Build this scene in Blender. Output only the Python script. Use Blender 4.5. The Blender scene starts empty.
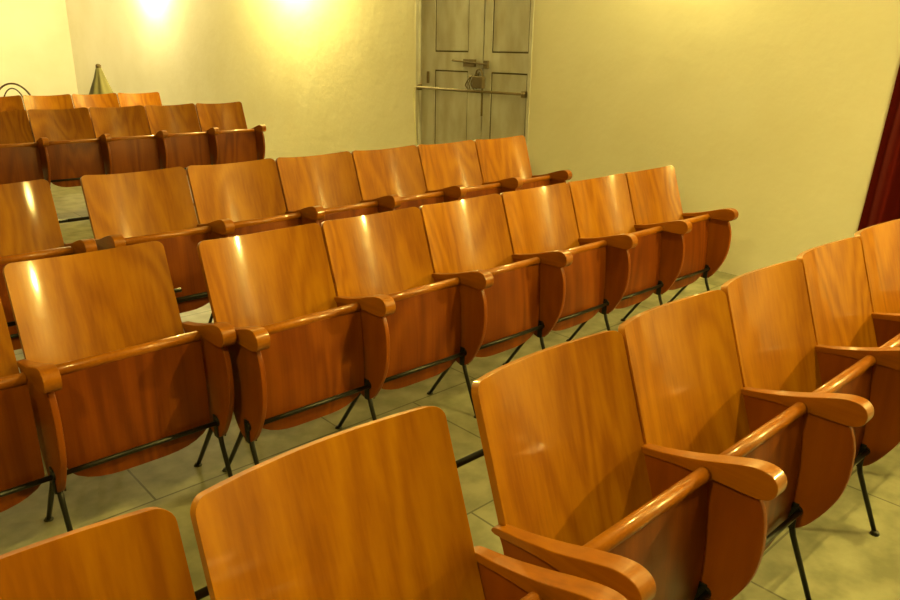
import bpy, bmesh, math, random
from mathutils import Vector, Matrix
random.seed(7)
S = bpy.context.scene
COL = S.collection
R = math.radians

# ---------------------------------------------------------------- camera
ZC = 1.55                                  # eye height above the front floor
cam_d = bpy.data.cameras.new('camera')
cam = bpy.data.objects.new('camera', cam_d)
COL.objects.link(cam)
cam_d.sensor_fit = 'HORIZONTAL'
cam_d.sensor_width = 36.0
cam_d.lens = 745.9 / 900 * 36.0
cam_d.clip_start = 0.02
right = Vector((0.73704213, -0.67566673, 0.01560017))
up = Vector((0.20437959, 0.24482768, 0.94778077))
fwd = Vector((0.64420329, 0.695366, -0.31854081))
mw = Matrix.Identity(4)
for i in range(3):
    mw[i][0] = right[i]; mw[i][1] = up[i]; mw[i][2] = -fwd[i]
mw[2][3] = ZC
cam.matrix_world = mw
S.camera = cam

# ---------------------------------------------------------------- view, world
S.view_settings.view_transform = 'Standard'
S.view_settings.look = 'None'
S.view_settings.gamma = 1.0
S.view_settings.use_curve_mapping = False
S.view_settings.exposure = 0.14
W = bpy.data.worlds.new('world'); S.world = W
W.use_nodes = True
W.node_tree.nodes['Background'].inputs[0].default_value = (1.0, 0.75, 0.35, 1)
W.node_tree.nodes['Background'].inputs[1].default_value = 0.02

LAMP_COL = (1.0, 0.79, 0.19)
# wall lamps: (x, y, z, facing, watts)
WALL_LAMPS = [
    ('right', 4.97, -1.15, 2.48, 430),
    ('right', 4.97, 3.05, 2.85, 160),
    ('right', 4.97, 8.35, 2.74, 540),
    ('right', 4.97, 12.60, 2.66, 290),
]
FAR_COL = (1.0, 0.82, 0.34)                # the lamps at the far end burn a little whiter
PENDANTS = [(-0.55, 0.56, 2.63, 140), (2.0, 15.0, 3.0, 215)]  # the far globe is added, unseen, to brighten the back wall
SHADED = [(2.9, 0.3, 3.45, 330)]  # unseen lamp; its shade is added to keep light off the far rows


# ---------------------------------------------------------------- helpers
def obj(name, bm, mat, parent=None, smooth=True, bevel=0.0, seg=2):
    bmesh.ops.recalc_face_normals(bm, faces=bm.faces)
    me = bpy.data.meshes.new(name)
    bm.to_mesh(me); bm.free()
    me.materials.append(mat)
    if smooth:
        me.shade_smooth()
    o = bpy.data.objects.new(name, me)
    COL.objects.link(o)
    if parent is not None:
        o.parent = parent
    if bevel:
        m = o.modifiers.new('bevel', 'BEVEL')
        m.width = bevel; m.segments = seg; m.limit_method = 'ANGLE'; m.angle_limit = R(40)
    if smooth and bevel:
        w = o.modifiers.new('wn', 'WEIGHTED_NORMAL'); w.keep_sharp = True
    return o


def thing(name, label, cat, loc=(0, 0, 0), rz=0, group=None):
    o = bpy.data.objects.new(name, None); COL.objects.link(o)
    o.empty_display_size = 0.1
    o.location = loc; o.rotation_euler = (0, 0, rz)
    o['label'] = label; o['category'] = cat
    if group: o['group'] = group
    return o


def struct(o, label=None):
    o['kind'] = 'structure'
    if label: o['label'] = label
    return o


def box(bm, x0, x1, y0, y1, z0, z1):
    vs = [bm.verts.new((x, y, z)) for x in (x0, x1) for y in (y0, y1) for z in (z0, z1)]
    for f in ((0, 1, 3, 2), (4, 6, 7, 5), (0, 4, 5, 1), (2, 3, 7, 6), (0, 2, 6, 4), (1, 5, 7, 3)):
        bm.faces.new([vs[i] for i in f])


def tube(bm, pts, r, n=10, cap=True):
    """tube through pts; r a number or one per point"""
    pts = [Vector(p) for p in pts]
    rs = r if isinstance(r, (list, tuple)) else [r] * len(pts)
    rings = []
    ref = None
    for i, p in enumerate(pts):
        a = pts[max(i - 1, 0)]; b = pts[min(i + 1, len(pts) - 1)]
        t = (b - a).normalized()
        if ref is None:
            ref = Vector((0, 0, 1)) if abs(t.z) < 0.9 else Vector((1, 0, 0))
        u = (ref - t * ref.dot(t)).normalized(); v = t.cross(u); ref = u
        rings.append([bm.verts.new(p + (u * math.cos(2 * math.pi * k / n) + v * math.sin(2 * math.pi * k / n)) * rs[i]) for k in range(n)])
    for a, b in zip(rings, rings[1:]):
        for k in range(n):
            bm.faces.new((a[k], a[(k + 1) % n], b[(k + 1) % n], b[k]))
    if cap:
        bm.faces.new(rings[0]); bm.faces.new(rings[-1])


def lathe(bm, prof, n=24, c=(0, 0, 0)):
    """prof: (r, z) list round the z axis"""
    rings = []
    for r, z in prof:
        if r < 1e-5:
            rings.append([bm.verts.new((c[0], c[1], c[2] + z))])
        else:
            rings.append([bm.verts.new((c[0] + r * math.cos(2 * math.pi * k / n), c[1] + r * math.sin(2 * math.pi * k / n), c[2] + z)) for k in range(n)])
    for a, b in zip(rings, rings[1:]):
        for k in range(n):
            k2 = (k + 1) % n
            if len(a) == 1 and len(b) > 1: bm.faces.new((a[0], b[k], b[k2]))
            elif len(b) == 1 and len(a) > 1: bm.faces.new((a[k], a[k2], b[0]))
            elif len(a) > 1: bm.faces.new((a[k], a[k2], b[k2], b[k]))


def spline(pts, n=5, closed=True):
    """Catmull-Rom through 2-D points"""
    out = []
    m = len(pts)
    for i in range(m if closed else m - 1):
        def g(j):
            return pts[j % m] if closed else pts[min(max(j, 0), m - 1)]
        p0, p1, p2, p3 = g(i - 1), g(i), g(i + 1), g(i + 2)
        for k in range(n):
            t = k / n
            out.append(tuple(0.5 * (2 * p1[d] + (p2[d] - p0[d]) * t + (2 * p0[d] - 5 * p1[d] + 4 * p2[d] - p3[d]) * t * t + (3 * p1[d] - p0[d] - 3 * p2[d] + p3[d]) * t ** 3) for d in (0, 1)))
    if not closed: out.append(tuple(pts[-1]))
    return out


# ---------------------------------------------------------------- materials
def new_mat(name):
    m = bpy.data.materials.new(name); m.use_nodes = True
    nt = m.node_tree
    return m, nt, nt.nodes['Principled BSDF']


def N(nt, t, **kw):
    n = nt.nodes.new(t)
    for k, v in kw.items():
        if k in n.inputs: n.inputs[k].default_value = v
        else: setattr(n, k, v)
    return n


def ramp(nt, stops):
    n = nt.nodes.new('ShaderNodeValToRGB')
    e = n.color_ramp.elements
    e[0].position, e[0].color = stops[0][0], (*stops[0][1], 1)
    e[1].position, e[1].color = stops[1][0], (*stops[1][1], 1)
    for p, c in stops[2:]:
        k = e.new(p); k.color = (*c, 1)
    return n


def wood(name, dark, mid, light, rough=0.22, figure=1.0, coat=0.6, vertical=True):
    m, nt, b = new_mat(name)
    L = nt.links.new
    tc = N(nt, 'ShaderNodeTexCoord')
    oi = N(nt, 'ShaderNodeObjectInfo')
    add = N(nt, 'ShaderNodeVectorMath', operation='MULTIPLY_ADD')
    L(tc.outputs['Object'], add.inputs[0]); add.inputs[1].default_value = (1, 1, 1)
    mul = N(nt, 'ShaderNodeVectorMath', operation='SCALE')
    cb = N(nt, 'ShaderNodeCombineXYZ'); L(oi.outputs['Random'], cb.inputs[0]); L(oi.outputs['Random'], cb.inputs[2])
    cb.inputs[1].default_value = 0.0
    L(cb.outputs[0], mul.inputs[0]); mul.inputs['Scale'].default_value = 37.0
    L(mul.outputs[0], add.inputs[2])
    mp = N(nt, 'ShaderNodeMapping')
    mp.inputs['Scale'].default_value = (1, 0.6, 0.22) if vertical else (1, 0.25, 1)
    L(add.outputs[0], mp.inputs[0])
    # broad cathedral figure: contour lines of a stretched noise
    n1 = N(nt, 'ShaderNodeTexNoise'); n1.inputs['Scale'].default_value = 3.2; n1.inputs['Detail'].default_value = 1.5
    n1.inputs['Distortion'].default_value = 0.5
    L(mp.outputs[0], n1.inputs['Vector'])
    mm = N(nt, 'ShaderNodeMath', operation='MULTIPLY'); mm.inputs[1].default_value = 60.0
    L(n1.outputs['Fac'], mm.inputs[0])
    sn = N(nt, 'ShaderNodeMath', operation='SINE'); L(mm.outputs[0], sn.inputs[0])
    # fine fibres
    mp2 = N(nt, 'ShaderNodeMapping')
    mp2.inputs['Scale'].default_value = (90, 30, 3.0) if vertical else (90, 3, 90)
    L(add.outputs[0], mp2.inputs[0])
    n2 = N(nt, 'ShaderNodeTexNoise'); n2.inputs['Scale'].default_value = 1.0; n2.inputs['Detail'].default_value = 3
    L(mp2.outputs[0], n2.inputs['Vector'])
    # patchy tone
    n3 = N(nt, 'ShaderNodeTexNoise'); n3.inputs['Scale'].default_value = 2.3; n3.inputs['Detail'].default_value = 2
    L(add.outputs[0], n3.inputs['Vector'])
    a1 = N(nt, 'ShaderNodeMath', operation='MULTIPLY_ADD'); a1.inputs[1].default_value = 0.075 * figure
    L(sn.outputs[0], a1.inputs[0]); 
    a2 = N(nt, 'ShaderNodeMath', operation='MULTIPLY_ADD'); a2.inputs[1].default_value = 0.35; L(n2.outputs['Fac'], a2.inputs[0])
    L(a2.outputs[0], a1.inputs[2])
    a3 = N(nt, 'ShaderNodeMath', operation='MULTIPLY_ADD'); a3.inputs[1].default_value = 0.65; a3.inputs[2].default_value = 0.0
    L(n3.outputs['Fac'], a3.inputs[0]); L(a3.outputs[0], a2.inputs[2])
    rp = ramp(nt, [(0.30, dark), (0.72, light), (0.5, mid)])
    L(a1.outputs[0], rp.inputs[0])
    L(rp.outputs[0], b.inputs['Base Color'])
    b.inputs['Roughness'].default_value = 0.42
    b.inputs['Specular IOR Level'].default_value = 0.2
    b.inputs['Coat Weight'].default_value = coat
    b.inputs['Coat Roughness'].default_value = rough
    bp = N(nt, 'ShaderNodeBump'); bp.inputs['Strength'].default_value = 0.12; bp.inputs['Distance'].default_value = 0.002
    L(n3.outputs['Fac'], bp.inputs['Height']); L(bp.outputs[0], b.inputs['Coat Normal'])
    return m


M = {}
M['ply'] = wood('varnished_plywood', (0.24, 0.072, 0.0008), (0.325, 0.112, 0.0010), (0.41, 0.158, 0.0012), rough=0.09, figure=1.3, coat=0.45)
M['beech'] = wood('varnished_beech', (0.20, 0.054, 0.001), (0.28, 0.083, 0.001), (0.35, 0.115, 0.001), rough=0.12, figure=0.5, vertical=False)
M['panel'] = wood('varnished_side_wood', (0.16, 0.034, 0.001), (0.22, 0.050, 0.001), (0.28, 0.072, 0.001), rough=0.30, figure=0.6, coat=0.12)
M['shaded_seatply'] = wood('shaded_seat_plywood', (0.115, 0.022, 0.0007), (0.165, 0.035, 0.0007), (0.225, 0.055, 0.001), rough=0.30, figure=1.5, coat=0.10)  # same plywood; shade on the folded seat fronts painted into its darker colour


def plain(name, col, rough=0.5, metal=0.0):
    m, nt, b = new_mat(name)
    b.inputs['Base Color'].default_value = (*col, 1)
    b.inputs['Roughness'].default_value = rough
    b.inputs['Metallic'].default_value = metal
    n = N(nt, 'ShaderNodeTexNoise'); n.inputs['Scale'].default_value = 60
    bp = N(nt, 'ShaderNodeBump'); bp.inputs['Strength'].default_value = 0.08; bp.inputs['Distance'].default_value = 0.001
    nt.links.new(n.outputs['Fac'], bp.inputs['Height']); nt.links.new(bp.outputs[0], b.inputs['Normal'])
    return m


M['steel'] = plain('black_steel', (0.012, 0.012, 0.010), 0.38, 0.3)
M['bronze'] = plain('lamp_metal', (0.20, 0.14, 0.06), 0.4, 0.8)
M['rust'] = plain('dark_iron', (0.15, 0.11, 0.065), 0.65, 0.2)
M['bent'] = plain('dark_bentwood', (0.06, 0.025, 0.010), 0.35)


def plaster(name, base, base2, bump=0.25):
    m, nt, b = new_mat(name)
    L = nt.links.new
    tc = N(nt, 'ShaderNodeTexCoord')
    n1 = N(nt, 'ShaderNodeTexNoise'); n1.inputs['Scale'].default_value = 1.3; n1.inputs['Detail'].default_value = 5
    L(tc.outputs['Object'], n1.inputs['Vector'])
    n2 = N(nt, 'ShaderNodeTexNoise'); n2.inputs['Scale'].default_value = 7; n2.inputs['Detail'].default_value = 6
    L(tc.outputs['Object'], n2.inputs['Vector'])
    rp = ramp(nt, [(0.35, base2), (0.65, base)])
    L(n1.outputs['Fac'], rp.inputs[0]); L(rp.outputs[0], b.inputs['Base Color'])
    b.inputs['Roughness'].default_value = 0.75
    b.inputs['Specular IOR Level'].default_value = 0.25
    bp = N(nt, 'ShaderNodeBump'); bp.inputs['Strength'].default_value = bump; bp.inputs['Distance'].default_value = 0.02
    L(n2.outputs['Fac'], bp.inputs['Height']); L(bp.outputs[0], b.inputs['Normal'])
    return m


M['wall'] = plaster('cream_plaster', (0.84, 0.81, 0.74), (0.79, 0.755, 0.66))
M['ceil'] = plaster('ceiling_plaster', (0.34, 0.30, 0.22), (0.30, 0.26, 0.19))
M['stagewall'] = plaster('dark_stage_wall', (0.07, 0.04, 0.03), (0.055, 0.03, 0.025))
M['sidewall'] = plaster('ochre_plaster', (0.46, 0.40, 0.26), (0.42, 0.36, 0.22))


def floor_mat():
    m, nt, b = new_mat('stone_floor')
    L = nt.links.new
    tc = N(nt, 'ShaderNodeTexCoord')
    br = N(nt, 'ShaderNodeTexBrick')
    br.offset = 0.5
    br.inputs['Scale'].default_value = 1.0
    br.inputs['Brick Width'].default_value = 0.8
    br.inputs['Row Height'].default_value = 0.8
    br.inputs['Mortar Size'].default_value = 0.004
    br.inputs['Color1'].default_value = (0.27, 0.265, 0.18, 1)
    br.inputs['Color2'].default_value = (0.235, 0.225, 0.155, 1)
    br.inputs['Mortar'].default_value = (0.09, 0.085, 0.05, 1)
    L(tc.outputs['Object'], br.inputs['Vector'])
    n1 = N(nt, 'ShaderNodeTexNoise'); n1.inputs['Scale'].default_value = 9; n1.inputs['Detail'].default_value = 7
    L(tc.outputs['Object'], n1.inputs['Vector'])
    rp = ramp(nt, [(0.36, (0.45, 0.47, 0.40)), (0.64, (1, 1, 1))])
    L(n1.outputs['Fac'], rp.inputs[0])
    mx = N(nt, 'ShaderNodeMix', data_type='RGBA', blend_type='MULTIPLY'); mx.inputs[0].default_value = 0.75
    L(br.outputs['Color'], mx.inputs[6]); L(rp.outputs[0], mx.inputs[7])
    L(mx.outputs[2], b.inputs['Base Color'])
    b.inputs['Roughness'].default_value = 0.45
    return m


M['floor'] = floor_mat()


def door_mat():
    m, nt, b = new_mat('worn_grey_door_paint')
    L = nt.links.new
    tc = N(nt, 'ShaderNodeTexCoord')
    n1 = N(nt, 'ShaderNodeTexNoise'); n1.inputs['Scale'].default_value = 5; n1.inputs['Detail'].default_value = 6
    mp = N(nt, 'ShaderNodeMapping'); mp.inputs['Scale'].default_value = (1, 1.5, 0.6)
    L(tc.outputs['Object'], mp.inputs[0]); L(mp.outputs[0], n1.inputs['Vector'])
    rp = ramp(nt, [(0.30, (0.46, 0.43, 0.40)), (0.62, (0.60, 0.60, 0.62))])
    L(n1.outputs['Fac'], rp.inputs[0]); L(rp.outputs[0], b.inputs['Base Color'])
    b.inputs['Roughness'].default_value = 0.6
    return m


M['door'] = door_mat()
M['groove'] = plain('dark_door_groove', (0.07, 0.055, 0.03), 0.8)


def curtain_mat():
    m, nt, b = new_mat('dark_red_velvet')
    b.inputs['Base Color'].default_value = (0.075, 0.003, 0.001, 1)
    b.inputs['Roughness'].default_value = 0.9; b.inputs['Specular IOR Level'].default_value = 0.1
    b.inputs['Sheen Weight'].default_value = 0.0
    b.inputs['Sheen Tint'].default_value = (0.6, 0.08, 0.04, 1)
    n = N(nt, 'ShaderNodeTexNoise'); n.inputs['Scale'].default_value = 120
    bp = N(nt, 'ShaderNodeBump'); bp.inputs['Strength'].default_value = 0.2; bp.inputs['Distance'].default_value = 0.002
    nt.links.new(n.outputs['Fac'], bp.inputs['Height']); nt.links.new(bp.outputs[0], b.inputs['Normal'])
    return m


M['curtain'] = curtain_mat()
M['sheet'] = plain('olive_canvas', (0.20, 0.19, 0.11), 0.8)


def lamp_glass(strength, col=LAMP_COL):
    m, nt, b = new_mat('lit_lamp_glass')
    b.inputs['Base Color'].default_value = (1, 0.9, 0.6, 1)
    b.inputs['Emission Color'].default_value = (*col, 1)
    b.inputs['Emission Strength'].default_value = strength
    return m


# ---------------------------------------------------------------- room shell
XL, XR, YF, YB, ZT = -5.2, 5.15, -5.5, 17.0, 3.75
prof = [(YF - 0.2, 0.0), (2.78, 0.0), (3.12, 0.065), (4.4, 0.068), (6.6, 0.097), (YB + 0.2, 0.097)]
bm = bmesh.new()
for (y0, z0), (y1, z1) in zip(prof, prof[1:]):
    pass
top = []; bot = []
for y, z in prof:
    top.append((bm.verts.new((XL - 0.2, y, z)), bm.verts.new((XR + 0.2, y, z))))
    bot.append((bm.verts.new((XL - 0.2, y, -0.2)), bm.verts.new((XR + 0.2, y, -0.2))))
for i in range(len(prof) - 1):
    bm.faces.new((top[i][0], top[i][1], top[i + 1][1], top[i + 1][0]))
    bm.faces.new((bot[i][0], bot[i][1], bot[i + 1][1], bot[i + 1][0]))
    for s in (0, 1):
        bm.faces.new((top[i][s], top[i + 1][s], bot[i + 1][s], bot[i][s]))
for i in (0, -1):
    bm.faces.new((top[i][0], top[i][1], bot[i][1], bot[i][0]))
struct(obj('floor', bm, M['floor'], smooth=False))


def wallbox(name, *a, mat='wall'):
    bm = bmesh.new(); box(bm, *a)
    return struct(obj(name, bm, M[mat], smooth=False))


# right wall with the doorway recess and the curtained opening left in it
DY0, DY1, DZ = 4.56, 6.13, 2.62        # double door
CY0, CY1, CZ = 0.35, 1.60, 2.25        # curtained opening
bm = bmesh.new()
ys = [YF, CY0, CY1, DY0, DY1, YB]
box(bm, XR, XR + 0.3, YF, CY0, -0.1, ZT)
box(bm, XR, XR + 0.3, CY0, CY1, CZ, ZT)
box(bm, XR, XR + 0.3, CY1, DY0, -0.1, ZT)
box(bm, XR, XR + 0.3, DY0, DY1, DZ, ZT)
box(bm, XR, XR + 0.3, DY1, YB, -0.1, ZT)
struct(obj('wall_right', bm, M['wall'], smooth=False))
wallbox('wall_left', XL - 0.3, XL, YF, YB, -0.1, ZT, mat='sidewall')
wallbox('wall_back', XL - 0.3, XR + 0.3, YB, YB + 0.3, -0.1, ZT)
wallbox('wall_front', XL - 0.3, XR + 0.3, YF - 0.3, YF, -0.1, ZT, mat='stagewall')
wallbox('ceiling', XL - 0.3, XR + 0.3, YF - 0.3, YB + 0.3, ZT, ZT + 0.2, mat='ceil')
# dark room behind the curtain
wallbox('wall_behind_curtain', XR + 0.3, XR + 0.35, CY0 - 0.2, CY1 + 0.2, -0.1, CZ + 0.2)

# ---------------------------------------------------------------- double door in the right wall
door = thing('door_1', 'worn pale grey double door with sunken panels and an iron bar', 'door', (XR, (DY0 + DY1) / 2, 0.05))
door['kind'] = 'structure'


def at_door(bm):
    bmesh.ops.translate(bm, verts=bm.verts, vec=Vector((-XR, -(DY0 + DY1) / 2, -0.05)))
    return bm


dx0 = XR + 0.030                 # face of the leaves
# frame
bm = bmesh.new()
box(bm, XR - 0.004, XR + 0.12, 6.085, DY1, 0.05, DZ)
box(bm, XR - 0.004, XR + 0.12, DY0, 4.592, 0.05, DZ)
box(bm, XR - 0.004, XR + 0.12, 4.592, 6.085, DZ - 0.05, DZ)
obj('door_frame', at_door(bm), M['door'], door, smooth=False, bevel=0.004)
ZO = 1.55


def leaf(y0, y1, py0, py1, name='door_leaf'):
    """leaf made of stiles and rails round two sunken panels"""
    zr = [(0.06, 0.20), (1.355, 1.525), (2.44, 2.565)]
    bm = bmesh.new()
    t = 0.045
    box(bm, dx0, dx0 + t, y0, py0, 0.06, 2.565)
    box(bm, dx0, dx0 + t, py1, y1, 0.06, 2.565)
    for a, b in zr:
        box(bm, dx0, dx0 + t, py0, py1, a, b)
    lf = obj(name, at_door(bm), M['door'], door, smooth=False)
    for (a, b) in ((0.20, 1.355), (1.525, 2.44)):
        bm = bmesh.new()
        box(bm, dx0 + 0.004, dx0 + 0.03, py0 + 0.012, py1 - 0.012, a + 0.012, b - 0.012)
        obj('door_panel', at_door(bm), M['door'], lf, smooth=False, bevel=0.006)
    bm = bmesh.new()
    box(bm, dx0 + 0.008, dx0 + 0.04, py0, py1, 0.2, 2.44)
    obj('panel_groove', at_door(bm), M['groove'], lf, smooth=False)
    return lf


leaf(4.597, 5.180, 4.628, 5.082)
leaf(5.196, 6.080, 5.390, 5.872)
bm = bmesh.new(); box(bm, dx0 + 0.05, dx0 + 0.09, 4.57, 6.11, 0.05, 2.6)
obj('door_backing', at_door(bm), M['groove'], door, smooth=False)
bm = bmesh.new(); tube(bm, [(XR - 0.012, 6.10, ZO - 0.372), (XR - 0.012, 5.4, ZO - 0.376), (XR - 0.012, 4.615, ZO - 0.369)], 0.013)
box(bm, XR - 0.02, XR + 0.031, 6.07, 6.10, ZO - 0.40, ZO - 0.345)
box(bm, XR - 0.02, XR + 0.031, 4.62, 4.65, ZO - 0.40, ZO - 0.345)
obj('door_bar', at_door(bm), M['rust'], door)
bm = bmesh.new(); tube(bm, [(XR + 0.015, 5.60, ZO - 0.100), (XR + 0.015, 5.12, ZO - 0.128)], 0.010)
box(bm, XR + 0.008, XR + 0.031, 5.28, 5.44, ZO - 0.155, ZO - 0.085)
box(bm, XR + 0.008, XR + 0.031, 5.11, 5.17, ZO - 0.165, ZO - 0.095)
obj('door_bolt', at_door(bm), M['rust'], door, smooth=False, bevel=0.003)
bm = bmesh.new()
tube(bm, [(XR - 0.01, 5.20 + 0.045 * math.cos(a), ZO - 0.235 + 0.065 * math.sin(a)) for a in [math.pi * k / 10 for k in range(11)]], 0.008)
box(bm, XR - 0.03, XR + 0.012, 5.135, 5.275, ZO - 0.345, ZO - 0.235)
obj('padlock', at_door(bm), M['rust'], door, smooth=False, bevel=0.012)
bm = bmesh.new()
rnd = random.Random(3)
for c in range(5):
    p = Vector((XR + 0.005, 5.20 + 0.02 * c, ZO - 0.20)); pts = []
    for k in range(9):
        pts.append(p + Vector((rnd.uniform(-.01, .01), 0.015 * c + 0.05 * math.sin(k / 8 * math.pi) + rnd.uniform(-.01, .01), -k * 0.018 - 0.01 * c)))
    tube(bm, pts, 0.006, 6)
obj('door_chain', at_door(bm), M['rust'], door)
bm = bmesh.new(); box(bm, dx0 - 0.012, dx0 - 0.0005, 5.178, 5.192, ZO - 0.60, ZO - 0.34)
obj('door_bolt', at_door(bm), M['rust'], door, smooth=False)
bm = bmesh.new(); box(bm, dx0 - 0.012, dx0 - 0.0005, 5.95, 5.985, ZO - 0.33, ZO - 0.215)
obj('door_latch', at_door(bm), M['rust'], door, smooth=False, bevel=0.004)
# pale cord hanging from the bar along the frame
bm = bmesh.new()
tube(bm, [(XR - 0.008, 6.09, ZO - 0.372), (XR - 0.008, 6.13, ZO - 0.375), (XR - 0.008, 6.16, ZO - 0.43), (XR - 0.008, 6.15, ZO - 0.62), (XR - 0.008, 6.11, ZO - 0.95), (XR - 0.008, 6.11, 0.3)], 0.005, 6)
obj('cord', at_door(bm), plain('pale_cord', (0.62, 0.58, 0.42), 0.7), door)['label'] = 'thin pale cord'

# ---------------------------------------------------------------- curtain
bm = bmesh.new()
n, m_ = 90, 14
front = []
for j in range(m_ + 1):
    z = 0.03 + (CZ + 0.03 - 0.03) * j / m_
    row = []
    for i in range(n + 1):
        u = i / n
        flare = 0.10 * max(0, (1 - z / 2.2)) 
        y = (CY1 + 0.10 - 0.055 * z) - u * (CY1 - CY0 + 0.2)
        x = XR - 0.060 + 0.030 * math.sin(u * 2 * math.pi * 9 + 0.5 * math.sin(z * 2)) + 0.010 * math.sin(u * 47 + z)
        row.append(bm.verts.new((x, y, z)))
    front.append(row)
for j in range(m_):
    for i in range(n):
        bm.faces.new((front[j][i], front[j][i + 1], front[j + 1][i + 1], front[j + 1][i]))
cur = obj('curtain', bm, M['curtain'])
cur.modifiers.new('thick', 'SOLIDIFY').thickness = 0.006
cur['label'] = 'dark red velvet curtain hanging on the right wall'; cur['category'] = 'curtain'
bm = bmesh.new(); tube(bm, [(XR - 0.06, CY0 - 0.12, CZ + 0.07), (XR - 0.06, CY1 + 0.12, CZ + 0.07)], 0.014)
for y in (CY0 - 0.08, CY1 + 0.08):
    tube(bm, [(XR - 0.06, y, CZ + 0.07), (XR, y, CZ + 0.07)], 0.008)
o = obj('curtain_rod', bm, M['rust']); o['label'] = 'iron rod above the dark red curtain'; o['category'] = 'curtain rod'


# ---------------------------------------------------------------- lamps (each gives its own light)
def wall_lamp(x, y, z, watts, label):
    t = thing('wall_lamp', label, 'lamp', (XR, y, z), 0, 'wall lamps on the right wall')
    bm = bmesh.new()
    lathe(bm, [(0, 0), (0.05, 0), (0.055, 0.006), (0.05, 0.014), (0.02, 0.02), (0, 0.02)], 20)
    bmesh.ops.rotate(bm, verts=bm.verts, cent=(0, 0, 0), matrix=Matrix.Rotation(-math.pi / 2, 3, 'Y'))
    tube(bm, [(0, 0, 0), (-0.09, 0, -0.05), (-0.18, 0, -0.03)], 0.008)
    obj('bracket', bm, M['bronze'], t)
    r = 0.055
    area = 4 * math.pi * r * r
    bm = bmesh.new(); bmesh.ops.create_uvsphere(bm, u_segments=20, v_segments=12, radius=r)
    bmesh.ops.translate(bm, verts=bm.verts, vec=(-0.18, 0, 0))
    obj('lamp_globe', bm, lamp_glass(watts / (math.pi * area), FAR_COL if y > 10 else LAMP_COL), t)
    return t


for i, (side, x, y, z, w) in enumerate(WALL_LAMPS):
    wall_lamp(x, y, z, w, 'small lit globe lamp on a bracket high on the right wall above the picture')


def pendant(x, y, z, watts, label):
    t = thing('ceiling_lamp', label, 'lamp', (x, y, ZT), 0, 'hanging globe lamps')
    bm = bmesh.new(); tube(bm, [(0, 0, 0), (0, 0, z - ZT + 0.1)], 0.006)
    lathe(bm, [(0, 0), (0.05, 0), (0.045, -0.03), (0, -0.03)], 20)
    obj('cord', bm, M['bronze'], t)
    r = 0.10; area = 4 * math.pi * r * r
    bm = bmesh.new(); bmesh.ops.create_uvsphere(bm, u_segments=24, v_segments=14, radius=r)
    bmesh.ops.translate(bm, verts=bm.verts, vec=(0, 0, z - ZT))
    obj('lamp_globe', bm, lamp_glass(watts / (math.pi * area), FAR_COL if y > 10 else LAMP_COL), t)


for x, y, z, w in PENDANTS:
    pendant(x, y, z, w, 'unseen lit globe lamp hanging from the ceiling above the picture')

def shaded(x, y, z, watts, label):
    t = thing('shaded_ceiling_lamp', label, 'lamp', (x, y, ZT))
    bm = bmesh.new(); tube(bm, [(0, 0, 0), (0, 0, z - ZT + 0.09)], 0.006)
    lathe(bm, [(0, 0), (0.05, 0), (0.045, -0.03), (0, -0.03)], 20)
    obj('cord', bm, M['bronze'], t)
    bm = bmesh.new()
    lathe(bm, [(0.02, 0.10), (0.07, 0.09), (0.11, 0.05), (0.13, 0.0), (0.14, -0.062), (0.135, -0.062), (0.125, 0.0), (0.105, 0.045), (0.065, 0.083), (0.02, 0.092)], 28, (0, 0, z - ZT))
    obj('added_lamp_shade', bm, M['bronze'], t)
    r = 0.06; area = 4 * math.pi * r * r
    bm = bmesh.new(); bmesh.ops.create_uvsphere(bm, u_segments=24, v_segments=14, radius=r)
    bmesh.ops.translate(bm, verts=bm.verts, vec=(0, 0, z - ZT + 0.01))
    obj('bulb', bm, lamp_glass(watts / (math.pi * area)), t)


for x, y, z, w in SHADED:
    shaded(x, y, z, w, 'unseen ceiling lamp above the nearest rows, metal shade added to limit its light')

# ---------------------------------------------------------------- theatre seat
HB = 0.895               # height of the back
TH = R(19.0)
BW = 0.2545               # half width of the back


def backrest_bm():
    bm = bmesh.new()
    c, s_ = math.cos(TH), math.sin(TH)
    Lh = 0.53
    r = 0.028
    t = 0.023
    ds = [0, 0.001, 0.004, 0.008, 0.014, 0.021, 0.028, 0.042] + [0.042 + (Lh - 0.084) * k / 12 for k in range(1, 13)] + [Lh - 0.03, Lh - 0.018, Lh - 0.009, Lh - 0.003, Lh]
    nu = 24
    F, B = [], []
    for d in ds:
        e = min(d, Lh - d)
        w = BW if e >= r else BW - r + math.sqrt(max(0, r * r - (r - e) ** 2))
        rf, rb = [], []
        for i in range(nu + 1):
            x = w * (-1 + 2 * i / nu)
            bow = 0.060 * (1 - (x / BW) ** 2)
            # slight sweep so the lower back bellies forward
            bel = 0.0
            for lst, off in ((rf, 0), (rb, t)):
                nn = bow + bel + off                      # along the backward normal (0, c, -s)
                lst.append(bm.verts.new((x, -d * s_ + nn * c, HB - d * c - nn * s_)))
        F.append(rf); B.append(rb)
    m = len(ds)
    for j in range(m - 1):
        for i in range(nu):
            bm.faces.new((F[j][i], F[j][i + 1], F[j + 1][i + 1], F[j + 1][i]))
            bm.faces.new((B[j][i], B[j][i + 1], B[j + 1][i + 1], B[j + 1][i]))
        for i in (0, nu):
            bm.faces.new((F[j][i], F[j + 1][i], B[j + 1][i], B[j][i]))
    for j in (0, m - 1):
        for i in range(nu):
            bm.faces.new((F[j][i], F[j][i + 1], B[j][i + 1], B[j][i]))
    return bm


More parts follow.
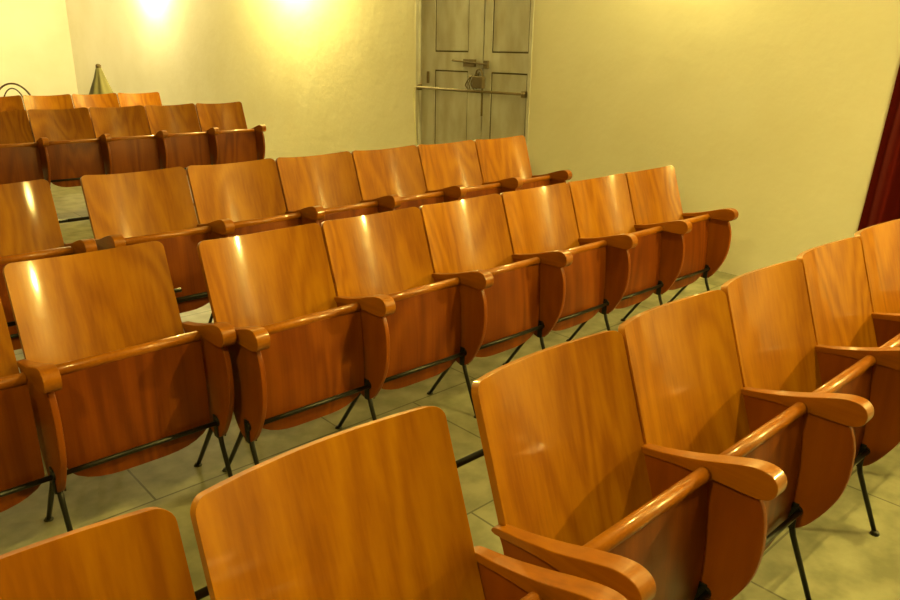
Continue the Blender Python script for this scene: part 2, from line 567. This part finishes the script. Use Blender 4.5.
def seat_bm():
    bm = bmesh.new()
    w0 = 0.236
    t = 0.016
    zt, zb = 0.612, 0.222
    L = zt - zb
    r = 0.10
    ds = [L * k / 16 for k in range(13)] + [L - 0.075, L - 0.055, L - 0.036, L - 0.02, L - 0.009, L - 0.002, L]
    nu = 20
    F, B = [], []
    for d in ds:
        e = L - d
        w = w0 if e >= 0.08 else w0 - 0.16 + 0.16 * math.sqrt(max(0, 1 - ((0.08 - e) / 0.08) ** 2))
        rf, rb = [], []
        for i in range(nu + 1):
            x = w * (-1 + 2 * i / nu)
            y = -0.285 - 0.018 * math.sin(math.pi * d / L * 0.8) - 0.008 * (1 - (x / w0) ** 2)
            rf.append(bm.verts.new((x, y, zt - d))); rb.append(bm.verts.new((x, y + t, zt - d)))
        F.append(rf); B.append(rb)
    m = len(ds)
    for j in range(m - 1):
        for i in range(nu):
            bm.faces.new((F[j][i], F[j][i + 1], F[j + 1][i + 1], F[j + 1][i]))
            bm.faces.new((B[j][i], B[j][i + 1], B[j + 1][i + 1], B[j + 1][i]))
        for i in (0, nu):
            bm.faces.new((F[j][i], F[j + 1][i], B[j + 1][i], B[j][i]))
    for j in (0, m - 1):
        for i in range(nu):
            bm.faces.new((F[j][i], F[j][i + 1], B[j][i + 1], B[j][i]))
    return bm


def extrude_yz(bm, pts, xf):
    """extrude a (y,z) outline along x; xf(y) gives (x0, x1)"""
    a = [bm.verts.new((xf(y)[0], y, z)) for y, z in pts]
    b = [bm.verts.new((xf(y)[1], y, z)) for y, z in pts]
    n = len(pts)
    for i in range(n):
        bm.faces.new((a[i], a[(i + 1) % n], b[(i + 1) % n], b[i]))
    bm.faces.new(a); bm.faces.new(list(reversed(b)))


ARM = [(-0.085, 0.601), (-0.16, 0.616), (-0.25, 0.639), (-0.33, 0.665), (-0.385, 0.680), (-0.420, 0.680), (-0.440, 0.667), (-0.447, 0.646), (-0.440, 0.624), (-0.418, 0.610), (-0.375, 0.606), (-0.30, 0.606), (-0.20, 0.600), (-0.085, 0.584)]
PAN = [(-0.385, 0.612), (-0.412, 0.585), (-0.427, 0.53), (-0.428, 0.45), (-0.412, 0.375), (-0.375, 0.300), (-0.335, 0.245), (-0.300, 0.226), (-0.262, 0.232), (-0.215, 0.275), (-0.175, 0.36), (-0.140, 0.45), (-0.105, 0.56), (-0.10, 0.590), (-0.2, 0.600), (-0.30, 0.612)]


def arm_obj(x, parent):
    bm = bmesh.new()

    def xf(y):
        k = min(1, max(0, (-y - 0.085) / 0.2))
        h = 0.013 + 0.011 * k
        return -h, h
    extrude_yz(bm, spline(ARM, 4), xf)
    bmesh.ops.translate(bm, verts=bm.verts, vec=(x, 0, 0))
    return obj('armrest', bm, M['beech'], parent, bevel=0.009, seg=3)


def panel_obj(x, parent):
    bm = bmesh.new()
    extrude_yz(bm, spline(PAN, 4), lambda y: (-0.010, 0.010))
    bmesh.ops.translate(bm, verts=bm.verts, vec=(x, 0, 0))
    p = obj('side_panel', bm, M['panel'], parent, bevel=0.004)
    bm = bmesh.new()
    for s in (-1, 1):
        box(bm, s * 0.010 if s > 0 else -0.016, 0.016 if s > 0 else -0.010, -0.318, -0.290, 0.228, 0.315)
    tube(bm, [(-0.018, -0.315, 0.293), (0.018, -0.315, 0.293)], 0.016, 14)
    bmesh.ops.translate(bm, verts=bm.verts, vec=(x, 0, 0))
    obj('bracket', bm, M['steel'], p, smooth=False, bevel=0.002)['label'] = 'black steel bracket'
    return p


def leg_obj(x, parent, front):
    bm = bmesh.new()
    if front:
        tube(bm, [(x, -0.296, 0.26), (x, -0.312, 0.20), (x, -0.392, 0.010)], [0.010, 0.009, 0.008])
        lathe(bm, [(0, 0), (0.016, 0), (0.016, 0.005), (0.009, 0.014), (0, 0.014)], 12, (x, -0.395, 0))
    else:
        tube(bm, [(x, -0.262, 0.27), (x, -0.225, 0.215), (x, -0.078, 0.010)], [0.010, 0.009, 0.008])
        lathe(bm, [(0, 0), (0.016, 0), (0.016, 0.005), (0.009, 0.014), (0, 0.014)], 12, (x, -0.075, 0))
    o = obj('leg', bm, M['steel'], parent)
    o['label'] = 'slanted black steel leg'
    return o


def make_seat(sides, half, lx=0.0, rx=0.0, name='theatre_seat'):
    """sides: x signs that carry an armrest, side panel and legs"""
    t = thing(name, 'varnished plywood theatre seat', 'theatre seat')
    obj('backrest', backrest_bm(), M['ply'], t, bevel=0.0095, seg=4)
    st = obj('seat', seat_bm(), M['shaded_seatply'], t, bevel=0.004)
    bm = bmesh.new()
    w = 0.238
    tube(bm, [(-w, -0.278, 0.614), (-w + 0.006, -0.278, 0.614), (w - 0.006, -0.278, 0.614), (w, -0.278, 0.614)], [0.012, 0.0185, 0.0185, 0.012], 18)
    obj('front_rail', bm, M['beech'], st)['label'] = 'glossy rounded front edge of the folded seat'
    bm = bmesh.new(); tube(bm, [(-half, -0.322, 0.293), (half, -0.322, 0.293)], 0.0085)
    obj('front_rod', bm, M['steel'], t)['label'] = 'black steel rod across the folded seat'
    bm = bmesh.new()
    tube(bm, [(-half - lx, 0.062, 0.675), (half + rx, 0.062, 0.675)], 0.008)
    obj('rear_rod', bm, M['steel'], t)['label'] = 'black steel rod behind the backrest'
    for s in sides:
        arm_obj(s * half, t); panel_obj(s * half, t)
        leg_obj(s * half, t, True); leg_obj(s * half, t, False)
    return t


def dup(root, loc, label, group):
    r = root.copy(); COL.objects.link(r); r.location = loc
    r['label'] = label; r['group'] = group
    for ch in list(root.children):
        c = ch.copy(); COL.objects.link(c); c.parent = r
        for g in list(ch.children):
            d = g.copy(); COL.objects.link(d); d.parent = c
    return r


X0 = 0.3197
SP = 0.52
OR = ['first', 'second', 'third', 'fourth', 'fifth', 'sixth']
# each row: y of the backs, floor height, x of the block's left boundary, first index, last index
rows = {
    'A': (0.992, 0.000, X0 - 0.368, 2, 6),
    'B': (2.495, -0.004, X0 + 0.242, 1, 6),
    'C': (3.761, 0.067, X0 + 0.253, 1, 6),
    'D': (7.545, 0.097, X0 - 0.042, 2, 6),
    'E': (9.609, 0.097, X0 - 0.086, 3, 6),
}
rname = {'A': 'nearest row', 'B': 'second row back', 'C': 'third row back', 'D': 'dark row beyond the cross aisle', 'E': 'rearmost row'}
grp = {k: 'theatre seats in the ' + v for k, v in rname.items()}
protos = {}
first_used = {}


def place(kind, x, y, z, label, group):
    if kind not in protos:
        if kind == 'r': protos[kind] = make_seat((1,), 0.26)
        if kind == 'lr': protos[kind] = make_seat((-1, 1), 0.26, 0.07)
        if kind == 'wide': protos[kind] = make_seat((-1, 1), 0.268, 0.0, 0.06)
        if kind == 'none': protos[kind] = make_seat((), 0.262)
        p = protos[kind]; p.location = (x, y, z); p['label'] = label; p['group'] = group
        return p
    return dup(protos[kind], (x, y, z), label, group)


for rk in 'ABCDE':
    y, z, xb, k0, k1 = rows[rk]
    for k in range(k0, k1 + 1):
        n = k - k0
        kind = 'lr' if (k == k0) else 'r'
        if rk in 'ABC':
            if k == k1 and rk != 'A':
                lab = 'varnished plywood theatre seat at the wall end of the ' + rname[rk] + ', folded up'
            elif k == k0:
                lab = 'varnished plywood theatre seat of the ' + rname[rk] + ', just right of its gap'
            elif k == k1:
                lab = 'varnished plywood theatre seat of the nearest row, cut by the right picture edge'
            else:
                lab = 'varnished plywood theatre seat of the ' + rname[rk] + ', ' + OR[n] + ' to the right of its gap'
        else:
            m = k1 - k
            place_ = 'at the wall end of the ' if m == 0 else OR[m] + ' from wall end of the '
            lab = ('dark wooden theatre seat ' if rk == 'D' else 'orange-brown wooden theatre seat ') + place_ + rname[rk]
        place(kind, xb + (k + 0.5) * SP, y, z, lab, grp[rk])

# seats left of the gaps
place('wide', 0.629, 0.968, 0.004, 'large foreground theatre seat with wavy grain, left of the gap in the nearest row', grp['A'])
place('none', 0.098, 0.985, 0.002, 'theatre seat back in the bottom left corner, only its top edge in view', grp['A'])
place('wide', 0.748, 2.600, -0.004, 'theatre seat with wavy grain in the second row back, just left of its gap', grp['B'])
place('none', 0.212, 2.600, -0.004, 'theatre seat of the second row back, cut by the left picture edge', grp['B'])
place('wide', 0.704, 3.761, 0.067, 'theatre seat of the third row back, left of its gap at the left picture edge', grp['C'])

# ---------------------------------------------------------------- behind the last row
# covered, pointed shape
t = thing('draped_cone', 'olive grey cloth-covered pointed cone behind the rearmost row', 'covered stand', (3.44, 10.40, 0.075))
bm = bmesh.new()
nn = 48
H = 1.19
rings = []
for j in range(19):
    u = j / 18
    z = H * u
    rad = 0.43 * (1 - u) + 0.020
    if u > 0.93: rad = 0.055 - (u - 0.93) * 0.35
    rings.append([bm.verts.new(((rad + 0.05 * (1 - u) * math.sin(7 * a + 2 * u)) * math.cos(a), (rad + 0.05 * (1 - u) * math.sin(7 * a + 2 * u)) * math.sin(a), z)) for a in [2 * math.pi * k / nn for k in range(nn)]])
for a, b in zip(rings, rings[1:]):
    for k in range(nn):
        bm.faces.new((a[k], a[(k + 1) % nn], b[(k + 1) % nn], b[k]))
bm.faces.new(rings[-1]); bm.faces.new(rings[0])
obj('cloth', bm, M['sheet'], t)
bm = bmesh.new(); lathe(bm, [(0, 0), (0.034, 0), (0.032, 0.035), (0.015, 0.05), (0, 0.05)], 16, (0, 0, H - 0.01))
obj('tip', bm, M['rust'], t)['label'] = 'dark tip'

# bentwood chair
t = thing('bentwood_chair', 'dark bentwood chair with double hooped back behind the rearmost row', 'chair', (2.40, 10.35, 0.097), R(0))


def hoop(w, h, z0, y0, r):
    pts = []
    for k in range(25):
        a = math.pi * k / 24
        pts.append((w * math.cos(a), y0, z0 + (h - z0) * math.sin(a) ** 0.8))
    bm = bmesh.new(); tube(bm, pts, r, 10)
    return bm


obj('outer_hoop', hoop(0.255, 0.985, 0.45, 0.0, 0.011), M['bent'], t)
obj('inner_hoop', hoop(0.15, 0.93, 0.45, 0.0, 0.008), M['bent'], t)
bm = bmesh.new(); lathe(bm, [(0, 0.435), (0.205, 0.435), (0.215, 0.448), (0.21, 0.462), (0.17, 0.462), (0, 0.458)], 32, (0, -0.19, 0))
obj('seat', bm, M['bent'], t)
for sx in (-1, 1):
    for (ya, yb) in ((-0.32, -0.38), (-0.05, 0.03)):
        bm = bmesh.new(); tube(bm, [(sx * 0.14, ya, 0.44), (sx * 0.155, (ya + yb) / 2, 0.22), (sx * 0.18, yb, 0.0)], [0.015, 0.014, 0.011])
        obj('leg', bm, M['bent'], t)
